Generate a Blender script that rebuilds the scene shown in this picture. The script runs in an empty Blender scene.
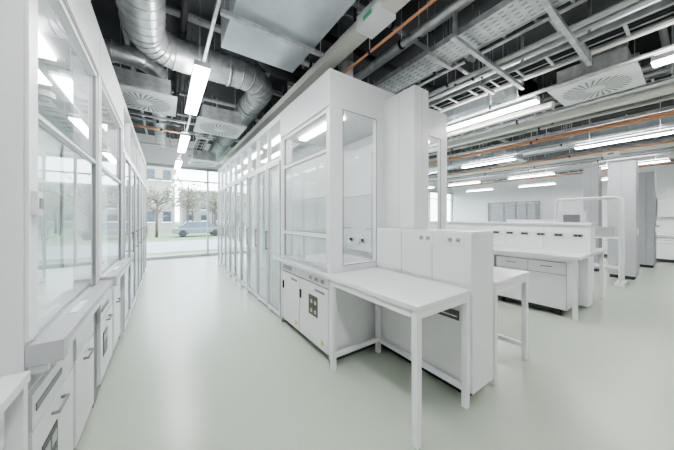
import bpy, math, random, bmesh
from mathutils import Vector, Matrix
random.seed(7)
S = bpy.context.scene
try: S.view_settings.look = 'AgX - Medium High Contrast'
except Exception as e: print("look", e)

# ------------------------------------------------------------ materials
def mat(name, col, rough=0.5, metal=0.0, noise=0.0, nscale=8.0, bump=0.0, bscale=60.0, emis=None, estr=0.0, spec=0.5, alt=None):
    m = bpy.data.materials.new(name); m.use_nodes = True
    nt = m.node_tree; b = nt.nodes["Principled BSDF"]
    b.inputs["Base Color"].default_value = (*col, 1)
    b.inputs["Roughness"].default_value = rough
    b.inputs["Metallic"].default_value = metal
    b.inputs["Specular IOR Level"].default_value = spec
    tc = nt.nodes.new("ShaderNodeTexCoord")
    if noise > 0:
        n = nt.nodes.new("ShaderNodeTexNoise"); n.inputs["Scale"].default_value = nscale
        n.inputs["Detail"].default_value = 3
        nt.links.new(tc.outputs["Object"], n.inputs["Vector"])
        r = nt.nodes.new("ShaderNodeValToRGB")
        c2 = alt if alt else tuple(max(0, c*(1-noise)) for c in col)
        r.color_ramp.elements[0].position = 0.3; r.color_ramp.elements[1].position = 0.7
        r.color_ramp.elements[0].color = (*c2, 1)
        r.color_ramp.elements[1].color = (*col, 1)
        nt.links.new(n.outputs["Fac"], r.inputs["Fac"]); nt.links.new(r.outputs["Color"], b.inputs["Base Color"])
    if bump > 0:
        n2 = nt.nodes.new("ShaderNodeTexNoise"); n2.inputs["Scale"].default_value = bscale
        nt.links.new(tc.outputs["Object"], n2.inputs["Vector"])
        bp = nt.nodes.new("ShaderNodeBump"); bp.inputs["Strength"].default_value = bump
        bp.inputs["Distance"].default_value = 0.01
        nt.links.new(n2.outputs["Fac"], bp.inputs["Height"]); nt.links.new(bp.outputs["Normal"], b.inputs["Normal"])
    if emis:
        b.inputs["Emission Color"].default_value = (*emis, 1)
        b.inputs["Emission Strength"].default_value = estr
    return m

def glassmat(name, tint, base=0.05, k=0.85):
    m = bpy.data.materials.new(name); m.use_nodes = True
    nt = m.node_tree; nt.nodes.clear()
    o = nt.nodes.new("ShaderNodeOutputMaterial"); mx = nt.nodes.new("ShaderNodeMixShader")
    t = nt.nodes.new("ShaderNodeBsdfTransparent"); t.inputs[0].default_value = (*tint, 1)
    g = nt.nodes.new("ShaderNodeBsdfGlossy"); g.inputs["Roughness"].default_value = 0.0
    g.inputs["Color"].default_value = (0.95, 0.97, 0.97, 1)
    lw = nt.nodes.new("ShaderNodeLayerWeight"); lw.inputs["Blend"].default_value = 0.5
    p = nt.nodes.new("ShaderNodeMath"); p.operation = 'POWER'; p.inputs[1].default_value = 4.0
    q = nt.nodes.new("ShaderNodeMath"); q.operation = 'MULTIPLY_ADD'; q.inputs[1].default_value = k; q.inputs[2].default_value = base
    nt.links.new(lw.outputs["Facing"], p.inputs[0]); nt.links.new(p.outputs[0], q.inputs[0])
    nt.links.new(q.outputs[0], mx.inputs[0]); nt.links.new(t.outputs[0], mx.inputs[1]); nt.links.new(g.outputs[0], mx.inputs[2])
    nt.links.new(mx.outputs[0], o.inputs[0])
    return m

WHITE = mat("white_powder_coat", (0.86, 0.86, 0.88), 0.36, noise=0.03, nscale=2)
WTOP  = mat("white_worktop", (0.82, 0.83, 0.84), 0.22, noise=0.03, nscale=3)
PANEL = mat("white_laminate_front", (0.80, 0.80, 0.81), 0.33, noise=0.03, nscale=3)
LGREY = mat("light_grey_panel", (0.46, 0.47, 0.49), 0.45, noise=0.05)
GREY  = mat("grey_panel", (0.26, 0.27, 0.29), 0.5, noise=0.08)
CGREY = mat("column_grey", (0.42, 0.43, 0.45), 0.5, noise=0.06)
ALU   = mat("brushed_aluminium", (0.60, 0.61, 0.62), 0.3, 0.7, noise=0.08, nscale=20)
GALV  = mat("galvanised_steel", (0.70, 0.72, 0.74), 0.30, 0.6, noise=0.38, nscale=9, bump=0.05)
GALV2 = mat("galvanised_sheet", (0.70, 0.76, 0.80), 0.32, 0.5, noise=0.2, nscale=4)
DARK  = mat("dark_rubber", (0.03, 0.03, 0.033), 0.6, noise=0.2)
GAP   = mat("shadow_gap_grey", (0.07, 0.07, 0.075), 0.7, noise=0.1)
BLACK = mat("black_insulation", (0.02, 0.021, 0.025), 0.75, noise=0.3, bump=0.3, bscale=20)
LABEL = mat("dark_label", (0.035, 0.04, 0.045), 0.4, noise=0.5, nscale=60, alt=(0.12,0.12,0.12))
YELLOW= mat("hazard_yellow", (0.70, 0.55, 0.15), 0.5, noise=0.05)
CREAM = mat("cream_trunking", (0.70, 0.69, 0.64), 0.45, noise=0.04)
ORANGE= mat("copper_orange_pipe", (0.58, 0.29, 0.15), 0.4, 0.1, noise=0.15)
GREEN = mat("green_label", (0.08, 0.45, 0.22), 0.5, noise=0.1)
FLOOR = mat("grey_green_resin_floor", (0.465, 0.515, 0.44), 0.26, noise=0.035, nscale=1.3, bump=0.012, bscale=15)
WALL  = mat("white_wall_paint", (0.84, 0.84, 0.86), 0.7, noise=0.02, bump=0.05)
SLAB  = mat("dark_concrete_soffit", (0.075, 0.078, 0.085), 0.8, noise=0.35, nscale=2, bump=0.2)
LIGHT = mat("lamp_diffuser", (1,1,1), 0.5, noise=0.01, emis=(1.0,0.99,0.98), estr=56)
UPLT  = mat("lamp_uplight_diffuser", (1,1,1), 0.5, noise=0.01, emis=(1.0,0.99,0.98), estr=18)
HLIGHT= mat("hood_lamp_diffuser", (1,1,1), 0.5, noise=0.01, emis=(1.0,0.99,0.98), estr=13)
GLASS = glassmat("clear_safety_glass", (0.93,0.965,0.955), 0.05, 0.75)
WGLASS= glassmat("window_glass", (0.95,0.98,0.97), 0.04, 0.7)
TINT  = glassmat("tinted_glass", (0.35,0.38,0.40), 0.06, 0.7)
FRAME = mat("grey_window_frame", (0.45,0.47,0.48), 0.4, 0.3, noise=0.05)
GRASS = mat("lawn", (0.20,0.25,0.13), 0.9, noise=0.3, nscale=1.5)
ASPH  = mat("asphalt_paving", (0.33,0.34,0.35), 0.9, noise=0.15, nscale=3)
LEAF  = mat("budding_twigs", (0.28,0.28,0.20), 0.9, noise=0.4, nscale=3)
BARK  = mat("bark", (0.15,0.12,0.10), 0.9, noise=0.4)
BEIGE = mat("building_render", (0.36,0.34,0.31), 0.8, noise=0.06)
BRICK = mat("building_cladding", (0.26,0.25,0.26), 0.8, noise=0.1)
PANE  = mat("dark_building_pane", (0.06,0.08,0.10), 0.15, noise=0.1)
CARP  = mat("car_paint", (0.20,0.22,0.25), 0.3, 0.4, noise=0.05)

# ------------------------------------------------------------ mesh builder
class M:
    def __init__(s): s.v=[]; s.f=[]; s.m=[]; s.sm=[]; s.sl=[]
    def mi(s, mt):
        if mt not in s.sl: s.sl.append(mt)
        return s.sl.index(mt)
    def box(s, x0,x1,y0,y1,z0,z1, mt):
        x0,x1=min(x0,x1),max(x0,x1); y0,y1=min(y0,y1),max(y0,y1); z0,z1=min(z0,z1),max(z0,z1)
        b=len(s.v)
        s.v += [(x0,y0,z0),(x1,y0,z0),(x1,y1,z0),(x0,y1,z0),(x0,y0,z1),(x1,y0,z1),(x1,y1,z1),(x0,y1,z1)]
        i=s.mi(mt)
        for q in ((0,3,2,1),(4,5,6,7),(0,1,5,4),(1,2,6,5),(2,3,7,6),(3,0,4,7)):
            s.f.append(tuple(b+k for k in q)); s.m.append(i); s.sm.append(False)
    def quad(s, pts, mt):
        b=len(s.v); s.v += [tuple(p) for p in pts]
        s.f.append(tuple(range(b,b+len(pts)))); s.m.append(s.mi(mt)); s.sm.append(False)
    def tube(s, pts, r, mt, seg=12, caps=True):
        pts=[Vector(p) for p in pts]; i=s.mi(mt); n=len(pts)
        rr = r if isinstance(r,(list,tuple)) else [r]*n
        d0=(pts[1]-pts[0]).normalized()
        up=Vector((0,0,1)) if abs(d0.z)<0.9 else Vector((1,0,0))
        a=d0.cross(up).normalized(); rings=[]
        for k,p in enumerate(pts):
            if k==0: d=(pts[1]-pts[0]).normalized()
            elif k==n-1: d=(pts[-1]-pts[-2]).normalized()
            else: d=((pts[k+1]-p).normalized()+(p-pts[k-1]).normalized()).normalized()
            a=(a-d*a.dot(d)).normalized(); c=d.cross(a)
            b=len(s.v); rings.append(b)
            for j in range(seg):
                t=2*math.pi*j/seg
                s.v.append(tuple(p+(a*math.cos(t)+c*math.sin(t))*rr[k]))
        for k in range(n-1):
            for j in range(seg):
                j2=(j+1)%seg
                s.f.append((rings[k]+j,rings[k]+j2,rings[k+1]+j2,rings[k+1]+j)); s.m.append(i); s.sm.append(True)
        if caps:
            s.f.append(tuple(rings[0]+j for j in reversed(range(seg)))); s.m.append(i); s.sm.append(False)
            s.f.append(tuple(rings[-1]+j for j in range(seg))); s.m.append(i); s.sm.append(False)
    def done(s, name, bevel=0.0):
        xs=[v[0] for v in s.v]; ys=[v[1] for v in s.v]; zs=[v[2] for v in s.v]
        c=((min(xs)+max(xs))/2,(min(ys)+max(ys))/2,min(zs))
        me=bpy.data.meshes.new(name)
        me.from_pydata([(v[0]-c[0],v[1]-c[1],v[2]-c[2]) for v in s.v],[],s.f)
        for mt in s.sl: me.materials.append(mt)
        me.polygons.foreach_set("material_index", s.m); me.polygons.foreach_set("use_smooth", s.sm)
        me.update()
        o=bpy.data.objects.new(name, me); o.location=c; S.collection.objects.link(o)
        if bevel>0:
            bv=o.modifiers.new("bevel",'BEVEL'); bv.width=bevel; bv.segments=2; bv.limit_method='ANGLE'
            bv.angle_limit=math.radians(60)
        return o

def arc(c, r, a0, a1, ax1, ax2, n=8):
    c=Vector(c); ax1=Vector(ax1); ax2=Vector(ax2)
    return [c+ax1*r*math.cos(a0+(a1-a0)*k/n)+ax2*r*math.sin(a0+(a1-a0)*k/n) for k in range(n+1)]

CEIL=4.3; TOP=4.298; XL=-1.42; XR=18.0; YB=-5.0; YF=10.7

# ------------------------------------------------------------ room shell
m=M(); m.box(XL-.2,XR+.2,YB-.2,YF+.2,-.2,0,FLOOR); m.done("floor")
m=M(); m.box(XL-.2,XR+.2,YB-.2,YF+.2,CEIL,CEIL+.2,SLAB); m.done("ceiling")
m=M(); m.box(XL-.15,XL,YB,YF,0,CEIL,WALL); m.done("wall_left")
m=M(); m.box(XR,XR+.15,YB,YF,0,CEIL,WALL); m.done("wall_right")
m=M(); m.box(XL-.15,XR+.15,YB-.2,YB,0,CEIL,WALL); m.done("wall_rear")
def facade(y, s, nm):
    m=M(); m.box(XL-.15,XR+.15,y,y+s*.2,3.35,CEIL,WALL); m.done("wall_"+nm)
    m=M()
    m.box(XL,XR,y,y+s*.12,0,.1,FRAME); m.box(XL,XR,y,y+s*.12,3.25,3.35,FRAME); m.box(XL,XR,y,y+s*.1,2.80,2.84,FRAME)
    n=7; w=(XR-XL)/n  # hidden bays towards the right wall are added to let in more daylight
    for k in range(n+1):
        x=XL+k*w; x=min(max(x,XL+.03),XR-.03)
        m.box(x-.025,x+.025,y-s*.03,y+s*.12,.1,3.25,FRAME)
        if k<n:
            m.quad([(XL+k*w+.03,y+s*.06,.1),(XL+(k+1)*w-.03,y+s*.06,.1),(XL+(k+1)*w-.03,y+s*.06,3.25),(XL+k*w+.03,y+s*.06,3.25)],WGLASS)
    m.done("window_1")
facade(YF,1,"far")
m=M(); m.box(XR-.015,XR,YB,YF,0,.08,LGREY); m.done("baseboard_right")

# ------------------------------------------------------------ fume hoods
def cabinet_front(L, y0, y1, z0, z1):
    L(-.0,.02,y0+.008,y1-.008,z0,z1,PANEL)

def bench_hood(xf, s, y0, y1, depth, near='glass', rails=(1.24,2.12), left=False):
    m=M()
    def L(d0,d1,a,b,z0,z1,mt): m.box(xf+s*d0,xf+s*d1,a,b,z0,z1,mt)
    D=depth
    def G(d0,d1,a,b,z0,z1):
        if d0==d1: m.quad([(xf+s*d0,a,z0),(xf+s*d0,b,z0),(xf+s*d0,b,z1),(xf+s*d0,a,z1)],GLASS)
        else: m.quad([(xf+s*d0,a,z0),(xf+s*d1,a,z0),(xf+s*d1,a,z1),(xf+s*d0,a,z1)],GLASS)
    ym=(y0+y1)/2
    L(D-.05,D-.005,y0+.03,y1-.03,.0,.86,GAP)
    if left:
        for a in (y0,y1-.05): L(.03,.08,a,a+.05,0,.862,GREY); L(.08,D-.05,a,a+.03,.05,.86,GREY)
        L(.05,.10,y0+.05,y1-.05,.78,.862,LGREY)
        for a,b in ((y0+.07,ym-.03),(ym+.03,y1-.16)):
            L(.03,D-.15,a,b,.09,.755,WHITE); L(.08,D-.2,a+.04,b-.04,0,.09,DARK)
            L(.01,.03,a,b,.10,.60,PANEL); L(.01,.03,a,b,.61,.75,PANEL)
            L(-.02,-.01,(a+b)/2-.07,(a+b)/2+.07,.545,.558,GREY)
            for q in (-.07,.06): L(-.01,.01,(a+b)/2+q,(a+b)/2+q+.01,.545,.558,GREY)
        L(.006,.01,y0+.16,y0+.34,.28,.48,LABEL)
        for k in range(2): L(.004,.006,y0+.18+k*.08,y0+.24+k*.08,.31,.36,GREY); L(.004,.006,y0+.18+k*.08,y0+.24+k*.08,.40,.45,LGREY)
        L(.006,.01,y0+.10,y0+.40,.67,.70,GREY)
    else:
        L(.10,D-.06,y0+.03,y1-.03,0,.07,GAP)
        L(.022,D-.06,y0+.025,y1-.025,.07,.855,GAP)
        L(.0,D-.06,y0,y0+.02,.05,.86,WHITE); L(.0,D-.06,y1-.02,y1,.05,.86,WHITE)
        L(-.0,.02,y0+.03,y1-.03,.74,.85,PANEL)
        for k in range(3):
            yy=y0+.14+k*.13
            L(-.006,0,yy-.03,yy+.03,.77,.81,LGREY); L(-.008,-.006,yy-.01,yy+.01,.78,.80,GREY)
        L(-.01,0,y1-.35,y1-.10,.77,.82,LGREY)
        cabinet_front(L,y0+.03,ym+.06,.08,.725); cabinet_front(L,ym+.06,y1-.03,.08,.725)
        L(-.012,0,ym+.0,ym+.03,.5,.6,DARK); L(-.012,0,y1-.1,y1-.07,.5,.6,DARK)
        L(-.003,0,y0+.24,y0+.44,.38,.60,LABEL)
        for i in range(2):
            for j in range(2): L(-.005,-.003,y0+.27+i*.085,y0+.31+i*.085,.41+j*.1,.45+j*.1,(YELLOW if (i+j)==1 else LGREY))
        L(-.003,0,y0+.1,y0+.3,.66,.685,GREY); L(-.003,0,ym+.12,ym+.30,.66,.685,GREY)
        L(-.003,0,y0+.12,y0+.17,.13,.18,YELLOW); L(-.003,0,ym+.12,ym+.17,.13,.18,YELLOW)
    L(-.05,D-.004,y0+.001,y1-.001,.862,.90,WTOP)
    pw=.05
    if near!='glass': L(0,.14,y0,y0+pw,.90,2.558,WHITE)
    L(0,.14,y1-pw,y1,.90,2.558,WHITE)
    L(0,D,y0,y1-.004,2.56,2.93,WHITE); L(.004,D,y1-.004,y1,2.56,2.925,GREY)
    L(-.002,0,y0+.01,y1-.01,2.565,2.575,GREY)
    L(D-.02,D,y0+.002,y1,.90,2.558,WHITE)
    L(D-.08,D-.065,y0+.08,y1-.08,1.0,2.4,PANEL)
    for yy in (y0+.35,y1-.35): L(D-.084,D-.081,yy-.12,yy+.12,1.3,1.315,LGREY)
    L(.2,.3,y0+.15,y1-.15,2.535,2.558,HLIGHT)
    r1,r2=rails; t=.022 if left else .04
    a,b=y0+pw+.002,y1-pw-.002
    L(.01,.05,a,b,r2,r2+t,WHITE); L(.01,.05,a,b,2.52,2.558,WHITE)
    L(.008,.01,a+.03,b-.03,r2-.006,r2+.002,GREY); L(.008,.01,a+.03,b-.03,r2+t,r2+t+.006,GREY); L(.008,.01,a+.03,b-.03,2.512,2.52,GREY)
    if not left: L(.0,.045,a,b,r1,r1+.04,WHITE); L(-.002,0,a+.03,b-.03,r1-.006,r1+.002,GREY)
    L(.0,.045,a,b,.905,.945,ALU)
    if not left: L(.005,.04,ym-.015,ym+.015,.945,r1,WHITE)
    for yy in (a,b-.03): L(.007,.04,yy,yy+.03,.945,2.52,WHITE)
    L(.012,.03,a+.03,a+.037,.945,2.52,GREY); L(.012,.03,b-.037,b-.03,.945,2.52,GREY)
    if left: G(.022,.022,a+.03,b-.03,.945,r2)
    else: G(.022,.022,a+.03,b-.03,.945,r1); G(.024,.024,a+.03,b-.03,r1+.04,r2)
    G(.03,.03,a+.03,b-.03,r2+t,2.52)
    if left:
        L(-.065,-.052,y0+.02,y1-.01,.87,.93,ALU)
        L(-.085,-.002,y0+.02,y1-.01,.932,.962,LGREY)
        L(-.10,-.002,y0-.035,y0+.018,.905,.985,LGREY)
        L(-.045,-.015,y0+.4,y0+.62,.962,.968,WHITE)
    if near=='glass':
        L(0,.16,y0,y0+.05,.90,2.558,WHITE); L(D-.33,D-.001,y0,y0+.05,.90,2.558,WHITE)
        L(.16,D-.33,y0,y0+.05,.90,.97,WHITE)
        G(.16,D-.33,y0+.02,y0+.02,.97,2.56)
        L(.155,.163,y0-.004,y0,.965,2.56,GREY); L(D-.335,D-.327,y0-.004,y0,.965,2.56,GREY)
        L(.164,D-.336,y0-.004,y0,2.553,2.561,GREY); L(.164,D-.336,y0-.004,y0,.962,.97,GREY)
    elif near=='solid':
        L(0,D,y0-.035,y0-.002,.0,2.93,WHITE)
        L(-.012,-.001,y0-.035,y0+.045,1.0,2.55,WHITE)
        L(-.03,-.012,y0-.02,y0+.03,1.46,1.55,WHITE); L(-.034,-.03,y0-.01,y0+.02,1.485,1.525,GREY)
        L(.3,.304,y0-.037,y0-.035,.9,2.9,LGREY)
    G(.14,D-.02,y1-.03,y1-.03,.90,2.56)
    if left:
        m.tube([(xf+s*.45,y0+.55,2.55),(xf+s*.45,y0+.55,2.50)],.07,WHITE,20); m.tube([(xf+s*.45,y0+.55,2.50),(xf+s*.45,y0+.55,2.47)],.04,LGREY,16)
    for k in range(4):
        yy=y0+.25+k*(y1-y0-.5)/3
        m.tube([(xf+s*(D-.08),yy,1.12),(xf+s*(D-.16),yy,1.14),(xf+s*(D-.18),yy,1.10)],.010,ALU,8)
        m.box(xf+s*(D-.12),xf+s*(D-.10),yy-.02,yy+.02,1.13,1.17,DARK)
    m.tube([(xf+s*(D-.12),y0+.1,1.75),(xf+s*(D-.12),y1-.1,1.75)],.008,ALU,8)
    for yy in (y0+.3,y1-.3): m.tube([(xf+s*(D-.12),yy,.9),(xf+s*(D-.12),yy,2.3)],.008,ALU,8)
    return m.done("fume_hood", .0025)

def walkin_hood(xf, s, y0, y1, depth, nd=3):
    m=M()
    def L(d0,d1,a,b,z0,z1,mt): m.box(xf+s*d0,xf+s*d1,a,b,z0,z1,mt)
    D=depth
    L(.065,D-.02,y0,y1,0,.05,LGREY); L(D-.02,D,y0,y1,.0,2.93,PANEL)
    L(0,D-.021,y0,y1,2.84,2.93,WHITE)
    L(D-.08,D-.065,y0+.08,y1-.08,.3,2.6,PANEL)
    w=(y1-y0)/nd
    for k in range(nd+1):
        y=min(max(y0+k*w,y0+.02),y1-.02); L(0,.06,y-.02,y+.02,.0,2.838,WHITE)
        L(-.006,0,y-.004,y+.004,.05,2.27,GREY)
    for k in range(nd):
        a=y0+k*w+.025; b=a+w-.05
        if k==0: a+=.018
        if k==nd-1: b-=.018
        L(0.001,.059,a-.004,b+.004,2.27,2.32,WHITE)
        L(-.012,.02,a,a+.03,.06,2.26,WHITE); L(-.012,.02,b-.03,b,.06,2.26,WHITE)
        L(-.012,.02,a+.031,b-.031,.06,.12,WHITE); L(-.012,.02,a+.031,b-.031,2.22,2.26,WHITE)
        L(-.008,.008,a+.031,a+.038,.12,2.22,LGREY); L(-.008,.008,b-.038,b-.031,.12,2.22,LGREY)
        L(-.008,.008,a+.041,b-.041,2.21,2.219,GREY); L(-.008,.008,a+.041,b-.041,.121,.13,GREY)
        L(-.05,-.035,b-.025,b-.01,.95,1.25,GREY); L(-.035,-.012,b-.025,b-.01,.96,.98,GREY); L(-.035,-.012,b-.025,b-.01,1.22,1.24,GREY)
        m.quad([(xf+s*.005,a+.03,.12),(xf+s*.005,b-.03,.12),(xf+s*.005,b-.03,2.22),(xf+s*.005,a+.03,2.22)],GLASS)
        m.quad([(xf+s*.03,a,2.32),(xf+s*.03,b,2.32),(xf+s*.03,b,2.84),(xf+s*.03,a,2.84)],GLASS)
    m.quad([(xf+s*.06,y1-.02,.05),(xf+s*(D-.02),y1-.02,.05),(xf+s*(D-.02),y1-.02,2.84),(xf+s*.06,y1-.02,2.84)],GLASS)
    L(.25,.35,y0+.2,y1-.2,2.815,2.838,HLIGHT)
    for zz in (.6,1.2,1.8): m.tube([(xf+s*(D-.12),y0+.1,zz),(xf+s*(D-.12),y1-.1,zz)],.009,ALU,8)
    return m.done("walk_in_fume_hood", .002)

bench_hood(1.34,1,2.07,3.32,.95)
bench_hood(3.35,-1,2.07,3.32,.95)
for k in range(3):
    walkin_hood(1.34,1,3.325+k*1.7,3.32+(k+1)*1.7,.95)
    walkin_hood(3.35,-1,3.325+k*1.7,3.32+(k+1)*1.7,.95)
bench_hood(-.42,-1,1.42,2.68,.95,near='solid',rails=(1.30,1.86),left=True)
bench_hood(-.42,-1,2.69,4.00,.95,near='none',rails=(1.30,1.86),left=True)
for k in range(3): walkin_hood(-.42,-1,4.005+k*1.5,4.0+(k+1)*1.5,.95,2)

m=M()
m.box(2.02,2.26,1.06,2.05,0,.08,DARK)
m.box(1.965,2.305,1.0,2.06,.08,1.34,WHITE)
m.box(1.955,1.964,1.02,2.05,.12,.84,PANEL)
for y in (1.35,1.70): m.box(1.951,1.955,y-.002,y+.002,.92,1.32,LGREY)
m.box(1.955,1.964,1.005,2.055,.92,1.325,PANEL)
for y in (1.14,1.42): 
    m.box(1.944,1.955,y-.075,y+.075,1.235,1.305,WHITE)
    for dy in (-.035,.035): m.box(1.941,1.944,y+dy-.022,y+dy+.022,1.25,1.29,LGREY); m.box(1.939,1.941,y+dy-.008,y+dy+.008,1.265,1.275,DARK)
m.box(1.95,1.955,1.10,1.35,.62,.70,LABEL); m.box(1.948,1.95,1.12,1.33,.645,.655,WHITE)
m.done("service_spine",.004)
m=M(); m.box(2.08,2.31,1.64,2.062,1.345,2.80,WHITE); m.box(2.20,2.204,1.638,1.64,1.36,2.79,LGREY)
m.box(2.078,2.08,1.84,1.843,1.36,2.79,LGREY); m.done("service_duct_column",.004)

def table(x0,x1,y0,y1):
    m=M(); m.box(x0,x1,y0,y1,.864,.90,WTOP)
    l=.045
    xa,xb,ya,yb=x0+.01,x1-.01,y0+.01,y1-.06
    for x in (xa,xb-l):
        for y in (ya,yb-l): m.box(x,x+l,y,y+l,0.0,.863,WHITE)
    m.box(xa+l,xb-l,ya+.002,ya+.04,.81,.862,WHITE); m.box(xa+l,xb-l,yb-.04,yb-.002,.81,.862,WHITE)
    m.box(xa+.002,xa+.04,ya+l,yb-l,.81,.862,WHITE); m.box(xb-.04,xb-.002,ya+l,yb-l,.81,.862,WHITE)
    m.box(xb-.04,xb-.002,ya+l,yb-l,.12,.16,WHITE)
    m.box(xa+l,xb-l,yb-.04,yb-.002,.12,.16,WHITE)
    return m.done("lab_table",.003)
table(1.285,1.935,.99,2.06)
table(2.33,3.08,.99,2.06)

m=M()
m.box(-1.38,-.40,-1.2,1.375,.862,.90,WTOP)
m.box(-1.38,-.47,-1.18,1.37,.07,.86,WHITE); m.box(-1.35,-.52,-1.15,1.35,0,.07,DARK)
for k in range(4):
    a=-1.16+k*.63; m.box(-.469,-.452,a,a+.62,.09,.66,PANEL); m.box(-.469,-.452,a,a+.62,.67,.845,PANEL)
    m.box(-.43,-.42,a+.24,a+.38,.60,.612,ALU); m.box(-.452,-.43,a+.24,a+.25,.60,.612,ALU); m.box(-.452,-.43,a+.37,a+.38,.60,.612,ALU)
m.done("wall_bench",.003)

# ------------------------------------------------------------ right lab benches
def double_bench(x0,x1,y0,y1,sock=.24):
    m=M(); xc=(x0+x1)/2
    m.box(x0,x1,y0,y1,.862,.90,WTOP)
    for s,xf in ((1,x0+.04),(-1,x1-.04)):
        def L(d0,d1,a,b,z0,z1,mt): m.box(xf+s*d0,xf+s*d1,a,b,z0,z1,mt)
        for yy in (y0+.03,y1-.08): L(0,.05,yy,yy+.05,0,.861,WHITE)
        L(0,.05,y0+.08,y1-.08,.81,.861,WHITE)
        n=int((y1-y0-.3)/.9); w=(y1-y0-.3)/n
        for k in range(n):
            a=y0+.15+k*w; b=a+w-.03
            L(.04,.62,a,b,.10,.80,WHITE); L(.10,.6,a+.12,b-.12,.04,.10,GAP)
            for q in (a+.08,b-.08): m.tube([(xf+s*.12,q-.012,.035),(xf+s*.12,q+.012,.035)],.035,DARK,12); m.tube([(xf+s*.5,q-.012,.035),(xf+s*.5,q+.012,.035)],.035,DARK,12)
            h=(b-a)/2
            L(.039,.0395,a,b,.10,.80,GREY)
            for j in range(2):
                L(.02,.038,a+j*h+.004,a+(j+1)*h-.004,.62,.79,PANEL); L(0.0,.01,a+j*h+h/2-.07,a+j*h+h/2+.07,.715,.727,GREY)
                L(.01,.02,a+j*h+h/2-.07,a+j*h+h/2-.062,.715,.727,ALU);L(.01,.02,a+j*h+h/2+.062,a+j*h+h/2+.07,.715,.727,ALU)
                L(.02,.038,a+j*h+.004,a+(j+1)*h-.004,.11,.61,PANEL)
    m.box(xc-.17,xc+.17,y0+.02,y1-.02,.90,1.34,WHITE); m.box(xc-.20,xc+.20,y0,y1,1.34,1.37,WHITE)
    m.box(xc-.15,xc+.15,y0+.05,y1-.02,.05,.86,WHITE)
    for s in (-1,1):
        xf=xc+s*.17; y=y0+.16
        while y<y1-.2:
            m.box(xf,xf+s*.012,y-.085,y+.085,1.12,1.22,PANEL)
            m.box(xf+s*.012,xf+s*.016,y-.06,y+.06,1.145,1.19,GREY)
            m.box(xf+s*.016,xf+s*.018,y-.04,y-.005,1.152,1.183,DARK); m.box(xf+s*.016,xf+s*.018,y+.005,y+.04,1.152,1.183,DARK)
            y+=sock
        y=y0+.6
        while y<y1-.1: m.box(xf,xf+s*.003,y-.002,y+.002,.91,1.33,LGREY); y+=.6
    return m.done("double_lab_bench",.003)
double_bench(4.72,6.52,.95,7.0)
double_bench(13.4,15.1,-.8,5.5,.5)
for x0,x1,y0,y1,h,mt in ((9.0,9.45,.85,1.3,2.8,LGREY),(9.6,10.0,1.55,1.85,2.85,CGREY),(11.6,12.1,.75,1.05,2.8,CGREY)):
    m=M(); m.box(x0,x1,y0,y1,.08,h,mt); m.box(x0+.03,x1-.03,y0+.03,y1-.03,0,.08,DARK)
    m.box(x0-.004,x0,(y0+y1)/2-.004,(y0+y1)/2+.004,.1,h-.02,GREY)
    m.box(x0+.02,x1-.02,y0-.006,y0,.15,1.3,mt); m.box(x0+.1,x1-.1,y0-.012,y0-.006,1.05,1.2,WHITE)
    m.done("service_column",.005)
m=M()
for x in (8.0,8.35):
    pts=[(x,.97,.06)]+[(x,.97,1.82)]+arc((x,1.05,1.82),.08,math.pi,math.pi/2,(0,1,0),(0,0,1),6)[1:]+arc((x,1.95,1.82),.08,math.pi/2,0,(0,1,0),(0,0,1),6)+[(x,2.03,.06)]
    m.tube(pts,.025,WHITE,10)
m.box(7.93,8.42,.90,1.05,.0,.07,WHITE); m.box(7.93,8.42,1.95,2.1,.0,.07,WHITE)
for z in (.35,1.0): m.box(8.0,8.35,.99,2.01,z,z+.03,WHITE)
m.box(8.02,8.33,1.55,1.98,1.03,1.62,WHITE); m.box(8.005,8.02,1.6,1.9,1.35,1.53,GREY)
m.box(8.04,8.3,1.1,1.4,1.03,1.25,LGREY)
m.done("equipment_trolley",.004)
m=M(); m.box(17.3,17.98,-2,4.5,.1,.86,WHITE); m.box(17.25,17.98,-2,4.5,.86,.9,WTOP); m.box(17.35,17.9,-2,4.5,0,.1,DARK)
for k in range(8): m.box(17.28,17.3,-1.97+k*.81,-1.2+k*.81,.12,.84,PANEL)
m.done("wall_cabinet_run",.003)
m=M()
for k in range(5): m.box(17.6,17.998,-1.6+k*.9,-.75+k*.9,1.5,2.3,WHITE); m.box(17.585,17.6,-1.58+k*.9,-.77+k*.9,1.52,2.28,PANEL)
m.done("wall_mounted_cupboards",.003)
m=M()
m.box(16.9,16.96,5.0,5.06,0,2.4,GREY); m.box(16.9,16.96,7.6,7.66,0,2.4,GREY); m.box(16.9,16.96,5.0,7.66,2.35,2.4,GREY); m.box(16.9,16.96,5.0,7.66,.0,.06,GREY)
for k in range(14): m.box(16.88,16.98,5.06,7.6,.9+k*.1,.93+k*.1,GREY)
m.quad([(16.93,5.06,.06),(16.93,7.6,.06),(16.93,7.6,2.35),(16.93,5.06,2.35)],TINT)
m.done("louvred_glass_partition")

# ------------------------------------------------------------ ceiling services
def rods(m,x,y,z,w):
    for xx in (x-w/2,x+w/2): m.tube([(xx,y,z),(xx,y,TOP)],.005,GALV,6)
def fixture(x,y0,y1,z=3.1):
    m=M(); m.box(x-.08,x+.08,y0,y1,z+.012,z+.07,WHITE); m.box(x-.074,x+.074,y0+.01,y1-.01,z,z+.012,LIGHT)
    m.box(x-.06,x+.06,y0+.02,y1-.02,z+.07,z+.08,UPLT)
    for y in (y0+.25,y1-.25): m.tube([(x,y,z+.08),(x,y,TOP)],.004,GALV,6)
    m.done("pendant_linear_light")
for x,ys in ((.34,(-3,.15,3.1,5.9,8.6)),(4.35,(-3.8,-1.2,1.3,4.1,6.9)),(8.1,(-2.6,.2,2.95,5.6,8.2)),(12.0,(-2.4,.5,3.1,5.8,8.2)),(15.6,(-1.6,1.2,4.0,6.8))):
    for y in ys: fixture(x,y,y+1.5)
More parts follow.
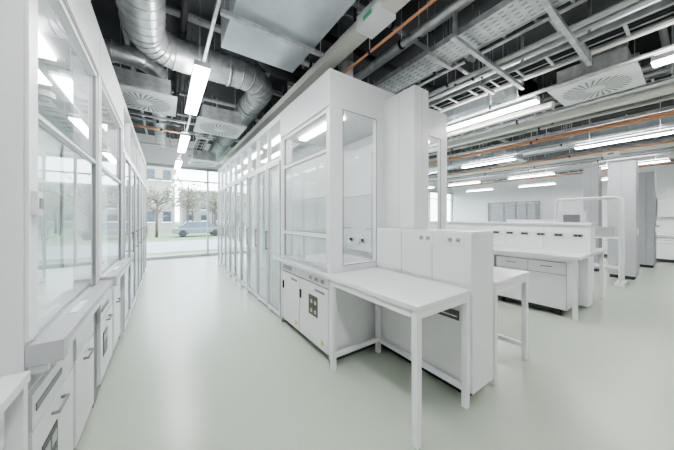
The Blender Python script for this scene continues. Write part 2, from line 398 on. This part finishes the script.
m=M(); m.box(.39,.42,-3,10,3.42,3.46,GALV)
for y in (-2,0,2,4.5,6,8): m.tube([(.405,y,3.46),(.405,y,TOP)],.006,GALV,6)
m.done("lighting_track")

def spiral_duct(pts,r,name,hang=(),mt=GALV,ring=True):
    m=M(); m.tube(pts,r,mt,28)
    P=[Vector(p) for p in pts]
    if ring:
        for a,b in zip(P[:-1],P[1:]):
            L=(b-a).length
            if L>.5:
                n=int(L/.14); d=(b-a)/L
                for k in range(1,n): 
                    c=a+d*(k*L/n); big=(k%9==4)
                    m.tube([c-d*(.02 if big else .005),c+d*(.02 if big else .005)],r+(.014 if big else .005),mt,28)
            else:
                d=(b-a).normalized(); m.tube([a-d*.008,a+d*.008],r+.010,mt,28)
    for h in hang:
        x,y,z=h; m.tube([(x,y,z+r-.02),(x,y,TOP)],.007,GALV,6)
    return m.done(name)
ZD=3.68
spiral_duct([(-.2,-3,ZD),(-.2,3.65,ZD)]+arc((.2,3.65,ZD),.40,math.pi,math.pi/2,(1,0,0),(0,1,0),6)[1:]+[(.95,4.05,ZD)]+arc((.95,4.50,ZD),.45,-math.pi/2,0,(1,0,0),(0,1,0),6)[1:]+[(1.40,9.5,ZD)],.205,"spiral_ventilation_duct",[(-.2,1,ZD),(-.2,3,ZD),(.6,4.05,ZD),(1.4,7,ZD)])
spiral_duct([(-.72,-3,3.72),(-.72,2.9,3.72)]+arc((-.72,2.9,3.42),.30,math.pi/2,0,(0,1,0),(0,0,1),6)[1:]+[(-.72,3.2,2.935)],.15,"spiral_ventilation_duct",[(-.72,1,3.72)])
spiral_duct([(-.95,4.6,2.935),(-.95,4.6,3.4)]+arc((-.6,4.6,3.4),.35,math.pi,math.pi/2,(1,0,0),(0,0,1),6)[1:]+[(-.3,4.6,3.75),(-.1,4.8,3.75),(-.1,9.5,3.75)],.13,"spiral_ventilation_duct",[(-.1,7,3.75)])
for y in (2.7,4.4,5.85,7.3):
    m=M(); m.tube([(2.0,y,2.935),(2.0,y,TOP)],.10,GALV,24)
    for z in (2.96,3.2,3.5,3.8,4.1): m.tube([(2.0,y,z-.012),(2.0,y,z+.012)],.108,GALV,24)
    m.done("extract_riser_duct")
spiral_duct([(6.9,-3,3.75),(6.9,9.5,3.75)],.20,"spiral_ventilation_duct",[(6.9,0,3.75),(6.9,3,3.75),(6.9,6,3.75)])
spiral_duct([(1.0,2.98,3.6)]+arc((1.35,3.05,3.56),.33,math.pi,math.pi/2,(1,0,0),(0,1,0),6)+[(2.15,3.40,3.56)],.11,"insulated_flexible_duct",[(1.7,3.38,3.56)],BLACK,False)

def rect_duct(x0,x1,y0,y1,z0,z1,mt=GALV2,step=1.1,axis='y'):
    m=M(); m.box(x0,x1,y0,y1,z0,z1,mt)
    if axis=='y':
        y=y0
        while y<=y1+.001:
            yy=min(y,y1-.02); m.box(x0-.025,x1+.025,yy,yy+.03,z0-.025,z1+.025,GALV); y+=step
        for yy in (y0+.4,(y0+y1)/2,y1-.6): 
            m.box(x0-.1,x1+.1,yy,yy+.04,z0-.07,z0-.03,GALV); rods(m,(x0+x1)/2,yy+.02,z0-.05,x1-x0+.14)
    else:
        x=x0
        while x<=x1+.001:
            xx=min(x,x1-.02); m.box(xx,xx+.04,y0-.03,y1+.03,z0-.03,z1+.03,GALV); x+=step
        for xx in (x0+.4,x1-.4):
            for yy in (y0-.05,y1+.05): m.tube([(xx,yy,z0-.03),(xx,yy,TOP)],.006,GALV,6)
            m.box(xx-.02,xx+.02,y0-.1,y1+.1,z0-.07,z0-.03,GALV)
    m.done("rectangular_ventilation_duct",.004)
rect_duct(.50,1.34,-2,2.95,3.30,3.80)
rect_duct(4.75,5.7,1.7,9.5,3.50,3.90,GALV2,1.3)
rect_duct(9.2,10.0,-2,9,3.55,3.93,GALV2,1.5)
rect_duct(7.4,13,-.9,-.3,3.98,4.2,GALV2,1.3,'x')
rect_duct(2.4,4.4,7.75,8.25,3.95,4.2,BLACK,1.3,'x')
rect_duct(5.5,9.0,.62,1.0,3.98,4.22,BLACK,1.3,'x')

def cable_tray(x0,x1,z,y0,y1,h=.06,seed=0,solid=False):
    R=random.Random(seed); m=M()
    m.box(x0,x0+.008,y0,y1,z,z+h,GALV); m.box(x1-.008,x1,y0,y1,z,z+h,GALV)
    m.box(x0,x0+.03,y0,y1,z+h,z+h+.004,GALV); m.box(x1-.03,x1,y0,y1,z+h,z+h+.004,GALV)
    y=y0+.1
    if solid:
        m.box(x0+.008,x1-.008,y0,y1,z+.001,z+.006,GALV)
        n=5
        for k in range(n):
            xx=x0+(k+.7)*(x1-x0)/(n+.4); yy=y0
            while yy<y1: m.box(xx-.004,xx+.004,yy,yy+.04,z-.0008,z+.0005,GAP); yy+=.08
    else:
        while y<y1: m.box(x0+.008,x1-.008,y,y+.025,z+.001,z+.018,GALV); y+=.3
    for k in range(int((x1-x0)/.04)):
        xx=x0+.03+k*.04
        if xx>x1-.02: break
        m.tube([(xx,y0,z+.036),(xx+R.uniform(-.01,.01),(y0+y1)/2,z+.036),(xx,y1,z+.036)],R.uniform(.010,.018),R.choice([BLACK,LGREY,GREY,BLACK,LGREY]),6)
    y=y0+.5
    while y<y1:
        m.box(x0-.06,x1+.06,y,y+.041,z-.042,z-.001,GALV); rods(m,(x0+x1)/2,y+.02,z-.04,x1-x0+.09); y+=2.1
    m.done("cable_tray")
cable_tray(2.45,2.80,3.30,-3,9.5,seed=1,solid=True)
cable_tray(3.05,3.35,3.58,-3,9.5,seed=2)
cable_tray(3.6,3.9,3.30,-3,9.5,seed=3)
cable_tray(6.05,6.45,3.55,-3,9.5,seed=5)
cable_tray(7.5,7.85,3.40,-3,9.5,seed=6,solid=True)
cable_tray(10.6,11.0,3.40,-3,9.5,seed=7)
cable_tray(13.6,14.0,3.35,-3,9.5,seed=8)
cable_tray(.62,.86,3.30,5.9,9.5,seed=9)

def pipe(name,pts,r,mt,hx=()):
    m=M(); m.tube(pts,r,mt,10)
    for (x,y,z) in hx:
        m.tube([(x,y,z),(x,y,TOP)],.005,GALV,6)
        m.tube([(x-.02,y,z),(x+.02,y,z)] if abs(pts[0][1]-pts[-1][1])<.1 else [(x,y-.015,z),(x,y+.015,z)],r+.008,DARK,10)
    m.done(name)
def ypipe(name,x,z,r,mt,y0=-3,y1=9.5):
    pipe(name,[(x,y0,z),(x,y1,z)],r,mt,[(x,y,z) for y in (y0+1,y0+3,y0+5,y0+7,y0+9,y0+11) if y<y1])
def xpipe(name,y,z,r,mt,x0,x1):
    n=max(2,int((x1-x0)/2)); pipe(name,[(x0,y,z),(x1,y,z)],r,mt,[(x0+(k+.5)*(x1-x0)/n,y,z) for k in range(n)])
ypipe("copper_pipe",6.3,3.02,.024,ORANGE); ypipe("copper_pipe",6.62,3.14,.020,ORANGE)
ypipe("copper_pipe",9.0,3.1,.024,ORANGE); ypipe("copper_pipe",12.6,3.1,.026,ORANGE)
ypipe("copper_pipe",4.10,3.5,.016,ORANGE)
xpipe("copper_pipe",6.75,3.40,.022,ORANGE,-1.3,.35)
ypipe("copper_pipe",1.80,3.22,.014,ORANGE,1.0,9)
P=[(1.48,3.97,.04,GALV),(2.2,3.88,.04,BLACK),(4.52,3.3,.03,GALV),(5.9,3.85,.05,BLACK),(7.2,3.25,.03,LGREY),(8.5,3.6,.06,GALV),(8.75,3.4,.03,LGREY),
   (11.4,3.6,.06,GALV),(-1.1,3.5,.04,LGREY),(3.5,3.75,.035,GALV),(2.95,3.4,.025,LGREY),(3.45,3.4,.03,GALV),(2.3,3.5,.045,GALV),(2.62,3.75,.04,LGREY),
   (5.60,3.3,.035,GALV),(6.75,3.4,.03,CREAM),(2.80,3.9,.05,GALV),(3.15,3.85,.03,CREAM),(3.75,3.85,.05,GALV),(3.95,3.62,.03,LGREY),(4.25,3.75,.04,GALV),
   (4.48,3.55,.025,CREAM),(5.88,3.55,.03,LGREY),(6.25,3.8,.05,GALV),(7.65,3.7,.05,LGREY),(8.3,3.3,.025,GALV),(3.25,3.3,.02,LGREY),(-.45,4.0,.03,LGREY),(.2,4.0,.04,BLACK),(10.3,3.6,.04,LGREY),(12.3,3.4,.04,GALV),(13.0,3.6,.06,LGREY)]
for x,z,r,mt in P: ypipe("service_pipe",x,z,r,mt)
for y,z,r,mt,x0,x1 in ((1.1,4.07,.04,GALV,1.5,9),(2.35,4.02,.03,LGREY,1.4,8),(3.1,4.1,.05,BLACK,-1.2,8),(5.1,4.1,.05,GALV,-1.2,12),(5.75,3.25,.02,LGREY,-1.2,.25),(6.2,4.08,.04,LGREY,-1.2,12),(9.0,4.1,.05,GALV,-1.2,12),(.3,4.1,.04,LGREY,1.5,12),(3.9,4.15,.05,GALV,-1.2,12),(7.55,4.1,.03,LGREY,-1.2,1.8)):
    xpipe("service_pipe",y,z,r,mt,x0,x1)

def trunk(x,z,y0,y1,w=.11,h=.09,lab=None):
    m=M(); m.box(x-w/2,x+w/2,y0,y1,z,z+h,CREAM)
    y=y0+.6
    while y<y1: m.box(x-w/2-.05,x+w/2+.05,y,y+.04,z+h+.001,z+h+.04,GALV); rods(m,x,y+.02,z+h+.02,w+.08); y+=1.6
    if lab:
        m.box(x-.10,x+.10,lab-.16,lab+.16,z-.03,z+h+.01,WHITE)
        m.box(x-.104,x-.10,lab-.06,lab+.06,z+.0,z+.045,GREEN)
    m.done("cable_trunking",.003)
trunk(1.62,3.28,-2,9.3,.16,.10,lab=1.72)
trunk(5.85,3.22,-2,9.3,.17,.11,lab=None)
trunk(10.2,3.2,-2,9.3,.16,.12,lab=1.4)
trunk(4.62,3.05,1.2,9.3,.10,.08)

for y in (.7,1.35,3.3,5.3,7.2):
    m=M()
    m.box(2.3,4.02,y,y+.041,3.20,3.241,GALV)
    for x in (2.34,3.98): m.box(x-.013,x+.013,y,y+.03,3.242,TOP,GALV)
    m.done("strut_channel_frame")
for y in (6.4,8.8):
    m=M(); m.box(-1.3,1.1,y,y+.041,3.53,3.57,GALV)
    for x in (-1.2,0.12,1.0): m.box(x-.015,x+.015,y,y+.03,3.57,TOP,GALV)
    m.done("strut_channel_frame")

def diffuser(cx,cy,z,s=.75):
    m=M(); h=s/2
    m.box(cx-h,cx+h,cy-h,cy+h,z,z+.03,WHITE); m.box(cx-h*.8,cx+h*.8,cy-h*.8,cy+h*.8,z+.03,z+.28,GALV)
    m.tube([(cx,cy,z+.005),(cx,cy,z-.012)],h*.86,PANEL,40); m.tube([(cx,cy,z),(cx,cy,z-.02)],h*.16,WHITE,24)
    i=28
    for k in range(i):
        t=2*math.pi*k/i; t2=t+.35
        r0,r1=h*.25,h*.80; w=.4*2*math.pi/i
        p=[(cx+r0*math.cos(t-w/2),cy+r0*math.sin(t-w/2),z-.0135),(cx+r1*math.cos(t2-w/2),cy+r1*math.sin(t2-w/2),z-.0135),
           (cx+r1*math.cos(t2+w/2),cy+r1*math.sin(t2+w/2),z-.0135),(cx+r0*math.cos(t+w/2),cy+r0*math.sin(t+w/2),z-.0135)]
        m.quad(p,GREY)
    for dx in (-h*.7,h*.7): m.tube([(cx+dx,cy,z+.28),(cx+dx,cy,TOP)],.006,GALV,6)
    m.done("swirl_air_diffuser")
diffuser(-.25,4.75,3.2,.8); diffuser(.85,5.15,3.12,.8); diffuser(5.05,.85,3.3,.85); diffuser(8.9,3.4,3.2,.7); diffuser(.9,8.0,3.0,.7)

# ------------------------------------------------------------ exterior
m=M(); m.box(-60,70,YF+.4,140,-.5,-.25,GRASS); m.done("exterior_lawn")
m=M(); m.box(-60,70,YF+4,YF+11,-.25,-.22,ASPH); m.done("exterior_road")
def building(x0,x1,y0,y1,h,mt,nf,nw):
    m=M(); m.box(x0,x1,y0,y1,-.25,h,mt); m.box(x0-.3,x1+.3,y0-.3,y1+.3,h,h+.4,LGREY)
    for f in range(nf):
        for k in range(nw):
            x=x0+(k+.25)*(x1-x0)/nw; z=.9+f*h/nf
            m.box(x,x+(x1-x0)/nw*.5,y0-.08,y0-.02,z,z+h/nf*.5,PANE); m.box(x-.1,x+(x1-x0)/nw*.5+.1,y0-.15,y0-.02,z-.15,z,WHITE)
    m.done("apartment_building")
building(-16,1.2,44,56,9,BEIGE,3,9); building(3,50,60,74,7.0,BRICK,3,18)
def tree(x,y,h,r,seed):
    R=random.Random(seed); m=M(); m.tube([(x,y,-.25),(x,y,h*.35),(x+.1,y,h*.8)],[.11,.08,.03],BARK,8)
    i=m.mi(LEAF)
    for k in range(46):
        a=R.uniform(0,6.28); z0=h*R.uniform(.3,.65); el=R.uniform(.2,1.1); ln=r*R.uniform(.6,1.2)
        p=Vector((x,y,z0)); q=p+Vector((math.cos(a)*math.cos(el),math.sin(a)*math.cos(el),math.sin(el)))*ln
        m.tube([p,q],[.025,.008],BARK,5,False)
        for j in range(4):
            t=R.uniform(.4,1.1); c=p.lerp(q,t); s=R.uniform(.04,.12)
            bm=bmesh.new(); bmesh.ops.create_icosphere(bm,subdivisions=1,radius=s)
            b=len(m.v); m.v+=[(c[0]+v.co.x*R.uniform(.6,1.6),c[1]+v.co.y*R.uniform(.6,1.6),c[2]+v.co.z*R.uniform(.5,1.3)) for v in bm.verts]
            for f in bm.faces: m.f.append(tuple(b+v.index for v in f.verts)); m.m.append(i); m.sm.append(False)
            bm.free()
    m.done("street_tree")
for k,(x,y) in enumerate(((-5,28),(-1.8,36),(2.0,31),(4.2,28),(7.5,35),(11,30),(15,32),(20,33),(-10,32),(-.6,27),(25,30),(6,42),(9,40),(3,38))): tree(x,y,4.8+(k%3)*.8,1.8+(k%2)*.5,k)
def car(x,y,mt):
    m=M(); m.box(x-2.1,x+2.1,y-.85,y+.85,.1,.55,mt)
    b=len(m.v); m.v+=[(x-1.6,y-.8,.55),(x+1.5,y-.8,.55),(x+1.5,y+.8,.55),(x-1.6,y+.8,.55),(x-1.0,y-.65,1.1),(x+.8,y-.65,1.1),(x+.8,y+.65,1.1),(x-1.0,y+.65,1.1)]
    for q,mm in (((4,5,6,7),mt),((0,1,5,4),PANE),((1,2,6,5),PANE),((2,3,7,6),PANE),((3,0,4,7),PANE)):
        m.f.append(tuple(b+k for k in q)); m.m.append(m.mi(mm)); m.sm.append(False)
    for dx in (-1.3,1.3):
        for dy in (-.86,.74): m.tube([(x+dx,y+dy,.1),(x+dx,y+dy+.12,.1)],.32,DARK,16)
    m.done("parked_car",.05)
car(-3.6,YF+16,CARP); car(2.6,YF+16,CARP); car(8,YF+9.5,CARP)

# ------------------------------------------------------------ world
w=bpy.data.worlds.new("world"); S.world=w; w.use_nodes=True
nt=w.node_tree; nt.nodes.clear()
o=nt.nodes.new("ShaderNodeOutputWorld"); bg=nt.nodes.new("ShaderNodeBackground")
tc=nt.nodes.new("ShaderNodeTexCoord"); sp=nt.nodes.new("ShaderNodeSeparateXYZ"); r=nt.nodes.new("ShaderNodeValToRGB")
nt.links.new(tc.outputs["Generated"],sp.inputs[0]); nt.links.new(sp.outputs["Z"],r.inputs["Fac"])
r.color_ramp.elements[0].color=(0.93,0.97,1,1); r.color_ramp.elements[1].color=(0.66,0.82,1,1)
nt.links.new(r.outputs[0],bg.inputs[0]); bg.inputs[1].default_value=8.0; nt.links.new(bg.outputs[0],o.inputs[0])

# ------------------------------------------------------------ camera
cd=bpy.data.cameras.new("camera"); cam=bpy.data.objects.new("camera",cd); S.collection.objects.link(cam)
cd.sensor_width=36; cd.lens=250/674*36; cd.shift_y=-7/674; cd.clip_start=.02; cd.clip_end=500
cam.location=(0,0,1.45); cam.rotation_euler=(math.radians(90),0,-math.atan(172/250))
S.camera=cam
